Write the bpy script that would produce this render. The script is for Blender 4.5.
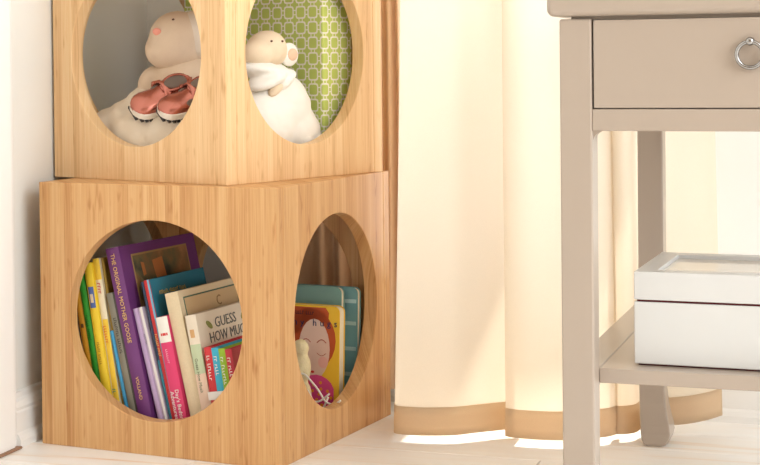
import bpy, bmesh, math, random
from mathutils import Vector, Matrix, Euler
for o in list(bpy.data.objects): bpy.data.objects.remove(o)
random.seed(7)
scene = bpy.context.scene
C = scene.collection

# ------------------------------------------------------------------ camera
YAW, PITCH, ROLL = 0.3538, 0.01532, -0.01107      # radians; room axes: x along the back wall, y towards it
F_PX, CX, CY, EYE = 1657.36, 282.71, 90.69, 0.5658
cam_d = bpy.data.cameras.new('camera'); cam = bpy.data.objects.new('camera', cam_d); C.objects.link(cam)
cam_d.sensor_width = 36; cam_d.lens = F_PX * 36 / 760
cam_d.shift_x = (380 - CX) / 760; cam_d.shift_y = (CY - 232.5) / 760
_r = Vector((1, 0, 0)); _u = Vector((0, math.sin(PITCH), math.cos(PITCH))); _f = Vector((0, math.cos(PITCH), -math.sin(PITCH)))
_R = _r * math.cos(ROLL) + _u * math.sin(ROLL); _U = _u * math.cos(ROLL) - _r * math.sin(ROLL)
_rz = Matrix.Rotation(YAW, 3, 'Z')
_R, _U, _F = _rz @ _R, _rz @ _U, _rz @ _f
cam.matrix_world = Matrix(((_R.x, _U.x, -_F.x, 0), (_R.y, _U.y, -_F.y, 0), (_R.z, _U.z, -_F.z, EYE), (0, 0, 0, 1)))
cam_d.clip_start = 0.05
scene.camera = cam

# ------------------------------------------------------------------ sky, sun, added fill light, exposure
world = bpy.data.worlds.new('world'); scene.world = world; world.use_nodes = True
bg = world.node_tree.nodes['Background']; bg.inputs[0].default_value = (0.95, 0.98, 1.0, 1); bg.inputs[1].default_value = 2.75
sun_d = bpy.data.lights.new('sun', 'SUN'); sun_d.energy = 6.0; sun_d.angle = math.radians(0.6); sun_d.color = (1, 0.93, 0.82)
sun = bpy.data.objects.new('sun', sun_d); C.objects.link(sun)
SUN_DIR = Vector((0.02, -math.cos(math.radians(72)), -math.sin(math.radians(72))))
sun.rotation_euler = SUN_DIR.to_track_quat('-Z', 'Y').to_euler(); sun.location = (0, 6, 8)
fill_d = bpy.data.lights.new('fill_light', 'AREA'); fill_d.shape = 'RECTANGLE'; fill_d.size = 2.4; fill_d.size_y = 2.2  # added area fill that brightens the room from the right
fill_d.energy = 72; fill_d.color = (0.90, 0.96, 1.0)
fill_l = bpy.data.objects.new('fill_light', fill_d); C.objects.link(fill_l)
fill_l.location = (2.45, 0.5, 1.75)
fill_l.rotation_euler = (Vector((-0.8, 2.3, 0.3)) - Vector(fill_l.location)).to_track_quat('-Z', 'Y').to_euler()
scene.view_settings.view_transform = 'Standard'; scene.view_settings.look = 'None'
scene.view_settings.exposure = 0.0; scene.view_settings.gamma = 1.0
scene.view_settings.use_curve_mapping = False

# ------------------------------------------------------------------ materials
def srgb(r, g, b):
    f = lambda c: (c / 255 / 12.92) if c / 255 <= 0.04045 else ((c / 255 + 0.055) / 1.055) ** 2.4
    return (f(r), f(g), f(b), 1)
MATS = {}
def mat(name, col, rough=0.6, metal=0.0, noise=0.0, nscale=30, bump=0.0, bscale=200, spec=0.5, coat=0.0):
    if name in MATS: return MATS[name]
    m = bpy.data.materials.new(name); m.use_nodes = True; nt = m.node_tree; p = nt.nodes['Principled BSDF']
    p.inputs['Roughness'].default_value = rough; p.inputs['Metallic'].default_value = metal
    p.inputs['Specular IOR Level'].default_value = spec; p.inputs['Coat Weight'].default_value = coat
    tc = nt.nodes.new('ShaderNodeTexCoord')
    nz = nt.nodes.new('ShaderNodeTexNoise'); nz.inputs['Scale'].default_value = nscale; nz.inputs['Detail'].default_value = 3
    nt.links.new(tc.outputs['Object'], nz.inputs['Vector'])
    mx = nt.nodes.new('ShaderNodeMix'); mx.data_type = 'RGBA'
    mx.inputs[6].default_value = tuple(max(0, c * (1 - noise)) for c in col[:3]) + (1,)
    mx.inputs[7].default_value = tuple(min(1, c * (1 + noise)) for c in col[:3]) + (1,)
    nt.links.new(nz.outputs['Fac'], mx.inputs[0]); nt.links.new(mx.outputs[2], p.inputs['Base Color'])
    if bump:
        n2 = nt.nodes.new('ShaderNodeTexNoise'); n2.inputs['Scale'].default_value = bscale; n2.inputs['Detail'].default_value = 2
        nt.links.new(tc.outputs['Object'], n2.inputs['Vector'])
        b = nt.nodes.new('ShaderNodeBump'); b.inputs['Strength'].default_value = bump; b.inputs['Distance'].default_value = 0.002
        nt.links.new(n2.outputs['Fac'], b.inputs['Height']); nt.links.new(b.outputs[0], p.inputs['Normal'])
    MATS[name] = m
    return m
def nmath(nt, op, a, b=None, c=None):
    n = nt.nodes.new('ShaderNodeMath'); n.operation = op
    for i, v in enumerate((a, b, c)):
        if v is None: continue
        if isinstance(v, (int, float)): n.inputs[i].default_value = v
        else: nt.links.new(v, n.inputs[i])
    return n.outputs[0]
def ramp(nt, fac, stops):
    n = nt.nodes.new('ShaderNodeValToRGB'); el = n.color_ramp.elements
    while len(el) < len(stops): el.new(0.5)
    for e, (p, c) in zip(el, stops): e.position = p; e.color = c
    nt.links.new(fac, n.inputs[0]); return n.outputs[0]

def bamboo(name, stops):
    m = bpy.data.materials.new(name); m.use_nodes = True; nt = m.node_tree; p = nt.nodes['Principled BSDF']
    tc = nt.nodes.new('ShaderNodeTexCoord'); sx = nt.nodes.new('ShaderNodeSeparateXYZ'); nt.links.new(tc.outputs['Object'], sx.inputs[0])
    s = nmath(nt, 'ADD', sx.outputs[0], sx.outputs[1])
    wob = nt.nodes.new('ShaderNodeTexNoise'); wob.noise_dimensions = '1D'; wob.inputs['Scale'].default_value = 40
    nt.links.new(s, wob.inputs['W'])
    sw = nmath(nt, 'MULTIPLY_ADD', wob.outputs['Fac'], 0.010, s)
    cell = nmath(nt, 'FLOOR', nmath(nt, 'DIVIDE', sw, 0.0125))
    wn = nt.nodes.new('ShaderNodeTexWhiteNoise'); wn.noise_dimensions = '1D'; nt.links.new(cell, wn.inputs['W'])
    cb = nt.nodes.new('ShaderNodeCombineXYZ')
    nt.links.new(nmath(nt, 'MULTIPLY', s, 430), cb.inputs[0]); nt.links.new(nmath(nt, 'MULTIPLY', sx.outputs[2], 9), cb.inputs[2])
    nt.links.new(nmath(nt, 'MULTIPLY', wn.outputs[0], 37), cb.inputs[1])
    g = nt.nodes.new('ShaderNodeTexNoise'); g.inputs['Scale'].default_value = 1; g.inputs['Detail'].default_value = 3; nt.links.new(cb.outputs[0], g.inputs['Vector'])
    cb2 = nt.nodes.new('ShaderNodeCombineXYZ')
    nt.links.new(nmath(nt, 'MULTIPLY', s, 110), cb2.inputs[0]); nt.links.new(nmath(nt, 'MULTIPLY', sx.outputs[2], 26), cb2.inputs[2])
    nt.links.new(nmath(nt, 'MULTIPLY', wn.outputs[0], 91), cb2.inputs[1])
    k = nt.nodes.new('ShaderNodeTexNoise'); k.inputs['Scale'].default_value = 1; k.inputs['Detail'].default_value = 1; nt.links.new(cb2.outputs[0], k.inputs['Vector'])
    knot = nmath(nt, 'MULTIPLY', nmath(nt, 'MAXIMUM', nmath(nt, 'SUBTRACT', k.outputs['Fac'], 0.63), 0), 1.8)
    v = nmath(nt, 'ADD', nmath(nt, 'MULTIPLY', wn.outputs[0], 0.30), nmath(nt, 'MULTIPLY', g.outputs['Fac'], 0.72))
    v = nmath(nt, 'SUBTRACT', v, knot)
    col = ramp(nt, v, stops)
    nt.links.new(col, p.inputs['Base Color'])
    p.inputs['Roughness'].default_value = 0.42; p.inputs['Specular IOR Level'].default_value = 0.35
    return m
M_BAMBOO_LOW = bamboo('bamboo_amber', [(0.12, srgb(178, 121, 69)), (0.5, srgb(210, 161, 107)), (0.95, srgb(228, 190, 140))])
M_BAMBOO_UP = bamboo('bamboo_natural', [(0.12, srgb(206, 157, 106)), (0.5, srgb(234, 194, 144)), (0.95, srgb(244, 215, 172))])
M_BAMBOO = M_BAMBOO_LOW

def floor_mat():
    m = bpy.data.materials.new('whitewashed_plank'); m.use_nodes = True; nt = m.node_tree; p = nt.nodes['Principled BSDF']
    tc = nt.nodes.new('ShaderNodeTexCoord'); oi = nt.nodes.new('ShaderNodeObjectInfo')
    mp = nt.nodes.new('ShaderNodeMapping'); mp.inputs['Scale'].default_value = (2.2, 30, 30)
    nt.links.new(tc.outputs['Object'], mp.inputs[0])
    off = nt.nodes.new('ShaderNodeVectorMath'); off.operation = 'ADD'
    cb = nt.nodes.new('ShaderNodeCombineXYZ'); nt.links.new(nmath(nt, 'MULTIPLY', oi.outputs['Random'], 60), cb.inputs[0]); nt.links.new(nmath(nt, 'MULTIPLY', oi.outputs['Random'], 83), cb.inputs[2])
    nt.links.new(mp.outputs[0], off.inputs[0]); nt.links.new(cb.outputs[0], off.inputs[1])
    n = nt.nodes.new('ShaderNodeTexNoise'); n.inputs['Scale'].default_value = 1; n.inputs['Detail'].default_value = 5; n.inputs['Distortion'].default_value = 0.6
    nt.links.new(off.outputs[0], n.inputs['Vector'])
    v = nmath(nt, 'ADD', n.outputs['Fac'], nmath(nt, 'MULTIPLY', nmath(nt, 'SUBTRACT', oi.outputs['Random'], 0.5), 0.10))
    col = ramp(nt, v, [(0.26, srgb(232, 200, 168)), (0.34, srgb(243, 230, 216)), (0.42, srgb(249, 244, 238)), (0.75, srgb(251, 249, 246))])
    nt.links.new(col, p.inputs['Base Color']); p.inputs['Roughness'].default_value = 0.38; p.inputs['Specular IOR Level'].default_value = 0.4
    return m
M_FLOOR = floor_mat()

def curtain_mat(name, col, trans):
    m = bpy.data.materials.new(name); m.use_nodes = True; nt = m.node_tree
    for n in list(nt.nodes): nt.nodes.remove(n)
    out = nt.nodes.new('ShaderNodeOutputMaterial'); d = nt.nodes.new('ShaderNodeBsdfDiffuse'); t = nt.nodes.new('ShaderNodeBsdfTranslucent'); mx = nt.nodes.new('ShaderNodeMixShader')
    tc = nt.nodes.new('ShaderNodeTexCoord'); mp = nt.nodes.new('ShaderNodeMapping'); mp.inputs['Scale'].default_value = (900, 900, 900); nt.links.new(tc.outputs['Object'], mp.inputs[0])
    nz = nt.nodes.new('ShaderNodeTexNoise'); nz.inputs['Scale'].default_value = 1; nt.links.new(mp.outputs[0], nz.inputs['Vector'])
    c = ramp(nt, nz.outputs['Fac'], [(0.2, tuple(x * 0.94 for x in col[:3]) + (1,)), (0.8, col)])
    nt.links.new(c, d.inputs[0]); nt.links.new(c, t.inputs[0]); mx.inputs[0].default_value = trans
    nt.links.new(d.outputs[0], mx.inputs[1]); nt.links.new(t.outputs[0], mx.inputs[2]); nt.links.new(mx.outputs[0], out.inputs[0])
    return m
M_CURT = curtain_mat('curtain_cotton', srgb(247, 236, 218), 0.72)
M_HEM = curtain_mat('curtain_hem_doubled', srgb(236, 214, 184), 0.50)

def glass_mat():
    m = bpy.data.materials.new('window_glass'); m.use_nodes = True; nt = m.node_tree
    for n in list(nt.nodes): nt.nodes.remove(n)
    out = nt.nodes.new('ShaderNodeOutputMaterial'); t = nt.nodes.new('ShaderNodeBsdfTransparent'); g = nt.nodes.new('ShaderNodeBsdfGlossy'); mx = nt.nodes.new('ShaderNodeMixShader')
    g.inputs['Roughness'].default_value = 0.02; mx.inputs[0].default_value = 0.06
    nt.links.new(t.outputs[0], mx.inputs[1]); nt.links.new(g.outputs[0], mx.inputs[2]); nt.links.new(mx.outputs[0], out.inputs[0])
    return m
M_GLASS = glass_mat()

def lattice_mat():
    m = bpy.data.materials.new('green_lattice_print'); m.use_nodes = True; nt = m.node_tree; p = nt.nodes['Principled BSDF']
    tc = nt.nodes.new('ShaderNodeTexCoord'); sx = nt.nodes.new('ShaderNodeSeparateXYZ'); nt.links.new(tc.outputs['Object'], sx.inputs[0])
    per = 0.0245
    a = nmath(nt, 'ADD', sx.outputs[0], sx.outputs[1])
    fa = nmath(nt, 'ABSOLUTE', nmath(nt, 'SUBTRACT', nmath(nt, 'FRACT', nmath(nt, 'DIVIDE', a, per)), 0.5))
    fb = nmath(nt, 'ABSOLUTE', nmath(nt, 'SUBTRACT', nmath(nt, 'FRACT', nmath(nt, 'DIVIDE', sx.outputs[2], per)), 0.5))
    # rounded square ring
    k = 5.0
    d = nmath(nt, 'POWER', nmath(nt, 'ADD', nmath(nt, 'POWER', fa, k), nmath(nt, 'POWER', fb, k)), 1 / k)
    ring = nmath(nt, 'LESS_THAN', nmath(nt, 'ABSOLUTE', nmath(nt, 'SUBTRACT', d, 0.37)), 0.05)
    # short bars joining neighbouring rings
    outside = nmath(nt, 'GREATER_THAN', d, 0.38)
    bars = nmath(nt, 'MULTIPLY', outside, nmath(nt, 'LESS_THAN', nmath(nt, 'ABSOLUTE', nmath(nt, 'SUBTRACT', nmath(nt, 'MINIMUM', fa, fb), 0.14)), 0.035))
    f = nmath(nt, 'MINIMUM', nmath(nt, 'ADD', ring, bars), 1)
    mx = nt.nodes.new('ShaderNodeMix'); mx.data_type = 'RGBA'; nt.links.new(f, mx.inputs[0])
    mx.inputs[6].default_value = srgb(198, 214, 112); mx.inputs[7].default_value = srgb(246, 243, 230)
    nt.links.new(mx.outputs[2], p.inputs['Base Color']); p.inputs['Roughness'].default_value = 0.7
    return m
M_LATTICE = lattice_mat()

def picture_mat(name, stops, scale):
    m = bpy.data.materials.new(name); m.use_nodes = True; nt = m.node_tree; p = nt.nodes['Principled BSDF']
    tc = nt.nodes.new('ShaderNodeTexCoord'); n = nt.nodes.new('ShaderNodeTexNoise'); n.inputs['Scale'].default_value = scale; n.inputs['Detail'].default_value = 4
    nt.links.new(tc.outputs['Object'], n.inputs['Vector']); c = ramp(nt, n.outputs['Fac'], stops)
    nt.links.new(c, p.inputs['Base Color']); p.inputs['Roughness'].default_value = 0.5
    return m

M_WALL = mat('wall_paint', srgb(230, 226, 218), 0.75, noise=0.015, nscale=4, bump=0.03, bscale=300)
M_TRIM = mat('trim_white', srgb(242, 239, 234), 0.35, noise=0.01)
M_TAUPE = mat('taupe_lacquer', srgb(172, 156, 141), 0.28, noise=0.015, nscale=6, coat=0.15)
M_WHITE = mat('white_lacquer', srgb(212, 211, 208), 0.3, noise=0.01)
M_CHROME = mat('chrome', (0.36, 0.35, 0.34, 1), 0.12, 1.0)
M_DARK = mat('dark_red_felt', srgb(92, 30, 34), 0.9)
M_PAGE = mat('page_edges', srgb(236, 226, 204), 0.8, noise=0.06, nscale=250)
M_GOLD = mat('gold_foil', srgb(232, 190, 110), 0.35, 0.3)
def cm(name, r, g, b, rough=0.5): return mat(name, srgb(r, g, b), rough, noise=0.04, nscale=25)

# ------------------------------------------------------------------ mesh helpers
def link(o, parent=None):
    C.objects.link(o)
    if parent is not None: o.parent = parent
    return o
def mesh_obj(name, me, m=None, parent=None, smooth=False):
    o = bpy.data.objects.new(name, me)
    if m is not None and not me.materials: me.materials.append(m)
    if smooth:
        for p in me.polygons: p.use_smooth = True
    return link(o, parent)
def from_bm(name, bm, m=None, parent=None, smooth=False):
    bmesh.ops.recalc_face_normals(bm, faces=bm.faces[:])
    me = bpy.data.meshes.new(name); bm.to_mesh(me); bm.free()
    return mesh_obj(name, me, m, parent, smooth)
def bm_box(bm, x0, x1, y0, y1, z0, z1, bev=0.0, seg=2):
    r = bmesh.ops.create_cube(bm, size=1)
    vs = r['verts']
    for v in vs: v.co = Vector((x0 + (v.co.x + .5) * (x1 - x0), y0 + (v.co.y + .5) * (y1 - y0), z0 + (v.co.z + .5) * (z1 - z0)))
    if bev:
        es = list({e for v in vs for e in v.link_edges})
        bmesh.ops.bevel(bm, geom=es, offset=bev, segments=seg, affect='EDGES', profile=0.5)
def box(name, x0, x1, y0, y1, z0, z1, m, parent=None, bev=0.0, seg=2):
    bm = bmesh.new(); bm_box(bm, x0, x1, y0, y1, z0, z1, bev, seg); return from_bm(name, bm, m, parent)
def prism(name, pts, axis, a, b, m, parent=None, bev=0.0):
    """2D outline extruded along axis ('x','y','z') from a to b; pts give the other two axes in order"""
    def P(p, t): return {'x': (t, p[0], p[1]), 'y': (p[0], t, p[1]), 'z': (p[0], p[1], t)}[axis]
    bm = bmesh.new(); A = [bm.verts.new(P(p, a)) for p in pts]; B = [bm.verts.new(P(p, b)) for p in pts]
    n = len(pts); bm.faces.new(A); bm.faces.new(B[::-1])
    for i in range(n): bm.faces.new((A[i], B[i], B[(i + 1) % n], A[(i + 1) % n]))
    if bev: bmesh.ops.bevel(bm, geom=[e for e in bm.edges], offset=bev, segments=2, affect='EDGES', profile=0.5)
    return from_bm(name, bm, m, parent)
def tube(name, pts, r, m, parent=None, n=8, closed=False):
    bm = bmesh.new(); rings = []; P = [Vector(p) for p in pts]; L = len(P)
    prev = None
    for i in range(L):
        a = P[(i - 1) % L] if closed or i > 0 else P[i]; b = P[(i + 1) % L] if closed or i < L - 1 else P[i]
        t = (b - a).normalized()
        if prev is None: s = t.orthogonal().normalized()
        else: s = (prev - t * prev.dot(t)).normalized()
        prev = s; q = t.cross(s); rr = r[i] if isinstance(r, (list, tuple)) else r
        rings.append([bm.verts.new(P[i] + (s * math.cos(2 * math.pi * k / n) + q * math.sin(2 * math.pi * k / n)) * rr) for k in range(n)])
    for i in range(L if closed else L - 1):
        A, B = rings[i], rings[(i + 1) % L]
        for k in range(n): bm.faces.new((A[k], A[(k + 1) % n], B[(k + 1) % n], B[k]))
    if not closed: bm.faces.new(rings[0][::-1]); bm.faces.new(rings[-1])
    return from_bm(name, bm, m, parent, True)
def blob(name, ells, voxel, m, parent=None, smooth=6, noise=0.0, nsize=0.02):
    bm = bmesh.new()
    for e in ells:
        c, r = e[0], e[1]; rot = Euler(e[2]).to_matrix().to_4x4() if len(e) > 2 else Matrix()
        if isinstance(r, (int, float)): r = (r, r, r)
        mt = Matrix.Translation(c) @ rot @ Matrix.Diagonal((*r, 1))
        bmesh.ops.create_icosphere(bm, subdivisions=3, radius=1, matrix=mt)
    me = bpy.data.meshes.new('tmp'); bm.to_mesh(me); bm.free()
    t = bpy.data.objects.new('tmp', me); C.objects.link(t)
    rm = t.modifiers.new('r', 'REMESH'); rm.mode = 'VOXEL'; rm.voxel_size = voxel
    sm = t.modifiers.new('s', 'SMOOTH'); sm.iterations = smooth; sm.factor = 0.5
    if noise:
        tx = bpy.data.textures.new('cl', 'CLOUDS'); tx.noise_scale = nsize
        d = t.modifiers.new('d', 'DISPLACE'); d.texture = tx; d.strength = noise; d.mid_level = 0.5
    dg = bpy.context.evaluated_depsgraph_get(); dg.update()
    me2 = bpy.data.meshes.new_from_object(t.evaluated_get(dg)); me2.name = name
    bpy.data.objects.remove(t); bpy.data.meshes.remove(me)
    return mesh_obj(name, me2, m, parent, True)
def text(name, body, size, m, parent, matrix, align='LEFT', ext=0.0002, width=1.0, spacing=1.0):
    cu = bpy.data.curves.new('t', 'FONT'); cu.body = body; cu.size = size; cu.align_x = align; cu.extrude = ext; cu.space_character = spacing; cu.resolution_u = 2
    t = bpy.data.objects.new('t', cu); C.objects.link(t)
    dg = bpy.context.evaluated_depsgraph_get(); dg.update()
    me = bpy.data.meshes.new_from_object(t.evaluated_get(dg)); me.name = name
    bpy.data.objects.remove(t); bpy.data.curves.remove(cu)
    me.transform(matrix @ Matrix.Diagonal((width, 1, 1, 1)))
    me.materials.clear()
    return mesh_obj(name, me, m, parent)
def strokes(name, words, size, m, parent, matrix, width=1.0):
    """worn print too small to read: rows of little upright strokes grouped into words"""
    bm = bmesh.new(); x = 0.0; rng = random.Random(len(words) * 31 + sum(words))
    for n in words:
        for k in range(n):
            w = size * 0.42 * width; h = size * (0.5 + 0.22 * rng.random())
            bm_box(bm, x, x + w * 0.28, 0, h, 0, 0.0002); 
            bm_box(bm, x, x + w * 0.8, *((0, size * 0.13) if rng.random() < 0.5 else (h - size * 0.13, h)), 0, 0.0002)
            x += w * 1.05
        x += size * 0.35 * width
    bm.transform(matrix)
    return from_bm(name, bm, m, parent)
def tag(o, label, cat, group=None):
    o['label'] = label; o['category'] = cat
    if group: o['group'] = group
    return o
def empty(name, matrix, label=None, cat=None, group=None):
    o = bpy.data.objects.new(name, None); C.objects.link(o); o.matrix_world = matrix; o.empty_display_size = 0.03
    if label: tag(o, label, cat, group)
    return o
def struct(o, label=None):
    o['kind'] = 'structure'
    if label: o['label'] = label
    return o
def frame_m(origin, xdir, ydir):
    """matrix with text x along xdir, text y along ydir"""
    x = Vector(xdir).normalized(); y = Vector(ydir).normalized(); z = x.cross(y)
    return Matrix(((x.x, y.x, z.x, origin[0]), (x.y, y.y, z.y, origin[1]), (x.z, y.z, z.z, origin[2]), (0, 0, 0, 1)))

# ------------------------------------------------------------------ room
XW, YW = -1.245, 2.68
floor = struct(box('floor', -1.5, 2.4, -1.5, 2.95, -0.12, -0.016, mat('subfloor', srgb(196, 170, 138), 0.8)), 'pale whitewashed plank floor')
row_w = 0.118; ys = YW + 0.002; r = 0; pm = {}
while ys > 0.9:
    xs = XW - 0.02 - (r * 0.47 % 1.1)
    while xs < 1.6:
        a, b = max(xs, XW - 0.02), min(xs + 1.1, 1.6)
        if b - a > 0.03:
            key = round(b - a, 3)
            if key not in pm:
                bm = bmesh.new(); bm_box(bm, 0.0006, key - 0.0006, 0.0006, row_w - 0.0006, -0.016, 0, 0.0009, 1)
                bmesh.ops.recalc_face_normals(bm, faces=bm.faces[:]); me = bpy.data.meshes.new('plank'); bm.to_mesh(me); bm.free(); me.materials.append(M_FLOOR); pm[key] = me
            o = mesh_obj('plank', pm[key], None, floor); o.location = (a, ys - row_w, 0)
        xs += 1.1
    ys -= row_w; r += 1
rest = box('plank', -1.26, 1.6, -1.5, ys, -0.016, 0, M_FLOOR, floor); rest['kind'] = 'stuff'
# left wall
wl = struct(box('wall_left', XW - 0.12, XW, -1.5, YW + 0.12, 0, 2.6, M_WALL), 'beige painted wall left of the wooden cubes')
struct(box('wall_front', XW - 0.12, 2.4, -1.62, -1.5, 0, 2.6, mat('bounce_cut_paint', srgb(172, 152, 132), 0.8, noise=0.02)), 'unseen tan wall behind the camera, cutting the frontal light')  # unseen wall, added and toned dark to cut light from the front
struct(box('ceiling', XW - 0.12, 2.4, -1.5, YW + 0.12, 2.6, 2.7, M_TRIM), 'white ceiling')
# back wall with the window opening
WX0, WX1, WZ0, WZ1 = -0.755, 1.05, 0.195, 2.1
bm = bmesh.new()
bm_box(bm, XW, WX0, YW, YW + 0.12, 0, 2.6); bm_box(bm, WX1, 1.9, YW, YW + 0.12, 0, 2.6)
bm_box(bm, WX0, WX1, YW, YW + 0.12, 0, WZ0); bm_box(bm, WX0, WX1, YW, YW + 0.12, WZ1, 2.6)
wb = struct(from_bm('wall_back', bm, M_WALL), 'beige painted wall behind the curtain')
# baseboards (moulded profile)
def prof(d0):
    return [(0, 0), (-0.021, 0), (-0.021, 0.010), (-0.018, 0.017), (-0.014, 0.021), (-0.014, 0.050), (-0.012, 0.053), (-0.013, 0.058), (-0.010, 0.066), (-0.006, 0.070), (-0.005, 0.078), (0, 0.080)]
bb = prism('baseboard_back', [(YW + p[0], p[1]) for p in prof(0)], 'x', XW + 0.021, 1.9, M_TRIM); struct(bb, 'white moulded baseboard along the back wall')
bl = prism('baseboard_left', [(XW - p[0], p[1]) for p in prof(0)], 'y', 2.172, YW - 0.0005, M_TRIM); struct(bl, 'white moulded baseboard along the left wall')
# door casing on the left wall
cs = struct(prism('trim_1', [(XW, 2.172), (XW + 0.012, 2.172), (XW + 0.016, 2.168), (XW + 0.017, 2.160), (XW + 0.020, 2.156), (XW + 0.020, 2.10), (XW + 0.023, 2.096), (XW + 0.023, 2.075), (XW, 2.075)], 'z', 0.0, 2.2, M_TRIM), 'white door casing at the left edge')
th = struct(box('trim_2', XW - 0.1, XW + 0.026, 1.25, 2.168, 0.0005, 0.004, mat('threshold_brown', srgb(150, 112, 84), 0.5), None, 0.001, 1), 'thin brown door threshold')
dr = struct(box('door_1', XW + 0.001, XW + 0.012, 1.27, 2.075, 0.006, 2.05, M_TRIM, None, 0.002), 'white door in the left wall')
for z0, z1 in ((0.18, 0.9), (1.05, 1.9)):
    for y0, y1 in ((1.36, 1.63), (1.72, 1.99)): box('door_panel', XW + 0.012, XW + 0.016, y0, y1, z0, z1, M_TRIM, dr, 0.0015)
# window
wn = empty('window_1', Matrix.Translation((WX0, YW, WZ0))); struct(wn, 'white framed window behind the curtain')
def wbox(n, x0, x1, y0, y1, z0, z1, m, bev=0.002): return box(n, x0 - WX0, x1 - WX0, y0 - YW, y1 - YW, z0 - WZ0, z1 - WZ0, m, wn, bev)
wbox('window_sill', WX0 - 0.06, WX1 + 0.06, YW - 0.012, YW + 0.12, WZ0 - 0.002, WZ0 + 0.018, M_TRIM, 0.004)
wbox('apron', WX0 - 0.04, WX1 + 0.04, YW - 0.008, YW - 0.0002, WZ0 - 0.05, WZ0 - 0.003, M_TRIM)
wbox('casing', WX0 - 0.055, WX0, YW - 0.014, YW - 0.0002, WZ0 + 0.018, WZ1, M_TRIM); wbox('casing', WX1, WX1 + 0.055, YW - 0.014, YW - 0.0002, WZ0 + 0.018, WZ1, M_TRIM)
wbox('casing', WX0 - 0.055, WX1 + 0.055, YW - 0.014, YW - 0.0002, WZ1, WZ1 + 0.06, M_TRIM)
for a, b in ((WX0, WX0 + 0.035), (WX1 - 0.035, WX1), (0.18, 0.215)): wbox('sash_stile', a, b, YW + 0.05, YW + 0.09, WZ0 + 0.018, WZ1, M_TRIM)
for a, b in ((WX0 + 0.035, 0.18), (0.215, WX1 - 0.035)):
    wbox('sash_rail', a, b, YW + 0.05, YW + 0.09, WZ0 + 0.018, WZ0 + 0.045, M_TRIM); wbox('sash_rail', a, b, YW + 0.05, YW + 0.09, WZ1 - 0.04, WZ1, M_TRIM)
    wbox('pane', a, b, YW + 0.068, YW + 0.072, WZ0 + 0.045, WZ1 - 0.04, M_GLASS, 0)
# white roller shade over the right part of the window
M_SHADE = curtain_mat('shade_fabric', srgb(244, 242, 238), 0.34)
rs = empty('roller_shade', Matrix.Translation((-0.372, YW + 0.034, WZ0 + 0.02)), 'plain white roller shade drawn down over the window right of the curtain', 'roller shade')
box('shade_cloth', 0, 1.41, 0, 0.0012, 0.012, 1.83, M_SHADE, rs); box('bottom_bar', 0, 1.41, -0.004, 0.005, 0, 0.0125, M_TRIM, rs, 0.002)
tube('roller', [(0, 0.0, 1.85), (0.7, 0.0, 1.85), (1.41, 0.0, 1.85)], 0.02, M_TRIM, rs, 12)
# unseen roof eave, added outside to limit how far sun reaches the floor
struct(box('sun_eave', -1.6, 2.2, YW + 0.12, 3.11, 2.25, 2.33, M_TRIM), 'unseen roof eave added above the window to limit the sun')

# ------------------------------------------------------------------ bamboo cubes
def hole_panel(name, w, h, t, cx, cz, R, plane, off, parent, x_start=0.0, bev=0.0012):
    """panel in plane 'xz' (thickness along y from off) or 'yz' (thickness along x from off)"""
    N = 96; corners = [(x_start, 0), (x_start + w, 0), (x_start + w, h), (x_start, h)]
    angs = sorted({round(2 * math.pi * i / N, 6) for i in range(N)} | {round(math.atan2(c[1] - cz, c[0] - cx) % (2 * math.pi), 6) for c in corners})
    inner, outer = [], []
    for a in angs:
        dx, dz = math.cos(a), math.sin(a); inner.append((cx + R * dx, cz + R * dz)); ts = []
        if dx > 1e-9: ts.append((x_start + w - cx) / dx)
        if dx < -1e-9: ts.append((x_start - cx) / dx)
        if dz > 1e-9: ts.append((h - cz) / dz)
        if dz < -1e-9: ts.append(-cz / dz)
        s = min(ts); outer.append((cx + s * dx, cz + s * dz))
    def P(p, d): return (p[0], off + d, p[1]) if plane == 'xz' else (off + d, p[0], p[1])
    bm = bmesh.new(); n = len(angs)
    V = [[bm.verts.new(P(p, d)) for p in ring] for d in (0, t) for ring in (inner, outer)]
    i0, o0, i1, o1 = V
    for k in range(n):
        j = (k + 1) % n
        bm.faces.new((i0[k], i0[j], o0[j], o0[k])); bm.faces.new((i1[k], o1[k], o1[j], i1[j]))
        bm.faces.new((i0[k], i1[k], i1[j], i0[j])); bm.faces.new((o0[k], o0[j], o1[j], o1[k]))
    bmesh.ops.recalc_face_normals(bm, faces=bm.faces[:])
    bm.edges.ensure_lookup_table()
    es = [e for e in bm.edges if len(e.link_faces) == 2 and e.calc_face_angle(0) > 0.8]
    bmesh.ops.bevel(bm, geom=es, offset=bev, segments=2, affect='EDGES', profile=0.5)
    return from_bm(name, bm, M_BAMBOO, parent)
T = 0.022
def storage_cube(M, S, H, R, label, dx=0, dy=0, dz=0):
    e = empty('storage_cube', M, label, 'storage cube', 'bamboo cubes with round openings')
    hole_panel('front_panel', S, H, T, S / 2 + dx, H / 2 + dz, R, 'xz', 0, e)
    hole_panel('back_panel', S, H, T, S / 2 + dx, H / 2 + dz, R, 'xz', S - T, e)
    g = 0.0004
    hole_panel('side_panel', S - 2 * T - 2 * g, H, T, S / 2 + dy, H / 2 + dz, R, 'yz', S - T, e, T + g)
    hole_panel('side_panel', S - 2 * T - 2 * g, H, T, S / 2 + dy, H / 2 + dz, R, 'yz', 0, e, T + g)
    box('bottom_panel', T + g, S - T - g, T + g, S - T - g, 0, T, M_BAMBOO, e)
    box('top_panel', T + g, S - T - g, T + g, S - T - g, H - T, H, M_BAMBOO, e)
    return e
S1, H1, S2, H2 = 0.400, 0.3943, 0.368, 0.368
M1 = Matrix.Translation((-1.2082, 2.2084, 0.0)) @ Matrix.Rotation(-0.11375, 4, 'Z')
M2 = Matrix.Translation((-1.2409, 2.3196, H1)) @ Matrix.Rotation(-0.35633, 4, 'Z')
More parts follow.
